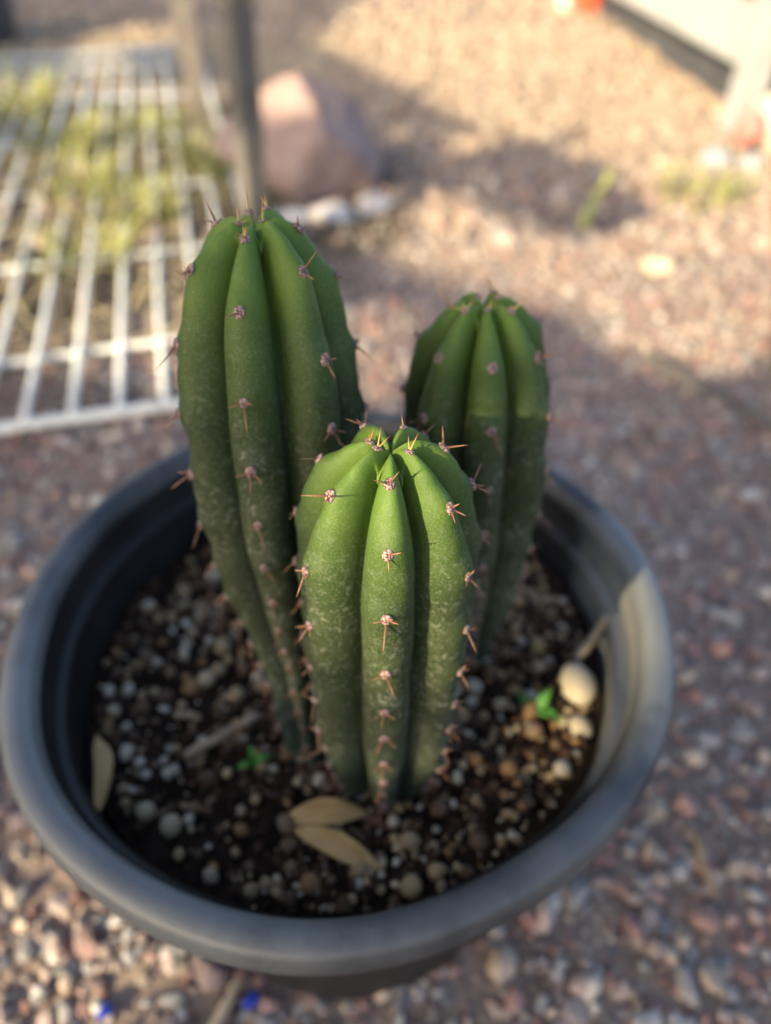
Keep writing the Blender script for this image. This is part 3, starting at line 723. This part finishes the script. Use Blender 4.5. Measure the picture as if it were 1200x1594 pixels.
pail('black_pot', (-0.95, 1.88, 0), 0.085, 0.11, 0.17, M['charcoal'], 'empty black pot standing beyond the far end of the wire panel')

#WINDOWS_BEGIN
# gaps cut in the added crown for sun flecks on level ground (x, y in metres)
WINDOWS = [
    [(0.072, 3.854), (-0.122, 1.875), (0.164, 1.259), (0.363, 1.033), (0.382, 0.846), (0.494, 0.728), (0.63, 0.681), (1.006, 1.201), (3.245, 5.089)],
    [(-0.084, 0.779), (-0.021, 0.907), (0.105, 0.882), (0.248, 0.69), (0.382, 0.812), (0.498, 0.738), (0.553, 0.681), (0.436, 0.524), (0.381, 0.442), (0.316, 0.419), (0.261, 0.442), (0.207, 0.552), (0.088, 0.613), (0.016, 0.699)],
    [(-0.022, 0.566), (0.033, 0.537), (0.033, 0.362), (-0.007, 0.372)],
    [(0.369, 0.276), (0.395, 0.3), (0.395, 0.23), (0.365, 0.225), (0.36, 0.265)],
    [(0.316, 0.225), (0.316, 0.168), (0.263, 0.168), (0.265, 0.175)],
    [(0.355, 0.301), (0.378, 0.278), (0.401, 0.301), (0.454, 0.354), (0.477, 0.377), (0.454, 0.4)],
    [(-0.187, -0.007), (-0.137, -0.02), (-0.082, -0.041), (-0.063, -0.11), (-0.152, -0.11)],
    [(0.169, 0.208), (0.182, 0.208), (0.253, 0.163), (0.255, 0.149), (0.212, 0.165)],
    [(-0.011, 1.059), (0.149, 1.059), (0.189, 1.099), (0.189, 1.159), (0.029, 1.159), (-0.011, 1.119)],
    [(-0.817, 2.251), (-0.506, 2.071), (-0.467, 1.84), (-0.695, 1.95)],
    [(-0.704, 1.875), (-0.632, 1.95), (-0.431, 1.321), (-0.502, 1.279)],
]
DARKS = [
    [(-0.84, 1.508), (-0.27, 1.508), (-0.1, 0.382), (-0.392, 0.447)],
]
#WINDOWS_END
# ------------------------------------------------------------------ unseen tree added for shade, leaves left out at wanted sun flecks
tree = empty('added_shade_tree', (-1.45, -1.80, 0)); tag(tree, 'unseen leafy tree added to shade the potted cacti', 'tree')
m = MB(); m.tube([(0, 0, -0.05), (0.02, 0.02, 0.4), (-0.02, 0.03, 0.8), (0.03, 0.0, 1.15), (0.0, 0.0, 1.38)], [0.07, 0.06, 0.05, 0.042, 0.03], 12); m.build('added_trunk', M['bark'], tree)
kx, ky = SV.x / SV.z, SV.y / SV.z
tx, ty, _ = tree.location
for k, (gx0, gy0, z) in enumerate(((-0.4, -0.5, 1.3), (-0.8, 0.35, 1.35), (0.9, -0.2, 1.45), (0.5, -0.6, 1.35), (0.05, -0.8, 1.3), (-0.9, -0.6, 1.2))):
    e = Vector((gx0 + kx * z - tx, gy0 + ky * z - ty, z)); b0 = Vector((0, 0, 1.15 + 0.03 * k))
    m = MB(); m.tube([b0, b0.lerp(e, 0.5) + Vector((0, 0, 0.05)), e], [0.026, 0.015, 0.005], 8); m.build('added_limb', M['bark'], tree)
def in_poly(px, py, poly):
    ins = np.zeros(len(px), bool); j = len(poly) - 1
    for i in range(len(poly)):
        xi, yi = poly[i]; xj, yj = poly[j]
        c_ = ((yi > py) != (yj > py)) & (px < (xj - xi) * (py - yi) / (yj - yi + 1e-12) + xi)
        ins ^= c_; j = i
    return ins
kx, ky = SV.x / SV.z, SV.y / SV.z
# three leaf tiers: broad, finer, and finest leaves for sharper sun gaps at the pot
TIERS = [(215000, (-1.8, 1.5, -1.3, 3.4), (0.032, 0.052)), (34000, (-0.45, 0.75, -0.55, 0.85), (0.020, 0.032)), (42000, (0.08, 0.64, -0.02, 0.62), (0.011, 0.018))]
gx_, gy_, Lf, skip = [], [], [], []
for i, (cn, (xa, xb, ya, yb), (la, lb)) in enumerate(TIERS):
    x = rng.uniform(xa, xb, cn); y = rng.uniform(ya, yb, cn); sk = np.zeros(cn, bool)
    for _, (xa, xb, ya, yb), _l in TIERS[i + 1:]: sk |= (x > xa) & (x < xb) & (y > ya) & (y < yb)
    gx_.append(x); gy_.append(y); skip.append(sk); Lf.append(rng.uniform(la, lb, cn))
gx_, gy_, Lf, skip = map(np.concatenate, (gx_, gy_, Lf, skip))
gx_, gy_, Lf = gx_[~skip], gy_[~skip], Lf[~skip]; NL = len(gx_)
lz = rng.uniform(0.95, 1.6, NL); Wf = Lf * rng.uniform(0.42, 0.58, NL)
RM = rand_rot(NL)
tpl = np.array([(-0.5, 0, 0), (-0.1, 0.5, 0.08), (0.5, 0, -0.05), (-0.1, -0.5, 0.08)])
LV = np.einsum('nij,nvj->nvi', RM, tpl[None] * np.stack([Lf, Wf, Lf], -1)[:, None, :])
LV += np.stack([gx_ + kx * lz, gy_ + ky * lz, lz], -1)[:, None, :]
keep = np.ones(NL, bool)
PX = LV[..., 0] - kx * LV[..., 2]; PY = LV[..., 1] - ky * LV[..., 2]
for poly in WINDOWS:
    for q in range(4): keep &= ~in_poly(PX[:, q], PY[:, q], poly)
    keep &= ~in_poly(gx_, gy_, poly)
dap = 0.5 + 0.5 * vnoise(np.stack([gx_, gy_, 0 * gx_], -1), 21, 14)
for poly in DARKS:                                   # leaves thinned here to let dappled light through
    keep &= ~(in_poly(gx_, gy_, poly) & ((dap > 0.30) | (rng.random(NL) < 0.5)))
LV = LV[keep]; n = len(LV)
Fq = (np.array([[0, 1, 2, 3]])[None] + (np.arange(n) * 4)[:, None, None]).reshape(-1, 4)
o = link('crown', np_mesh('crown', LV.reshape(-1, 3) - np.array(tree.location), Fq, M['leaf'], False), tree); tag(o, kind='stuff')  # crown of the added unseen tree
print('leaves', n)
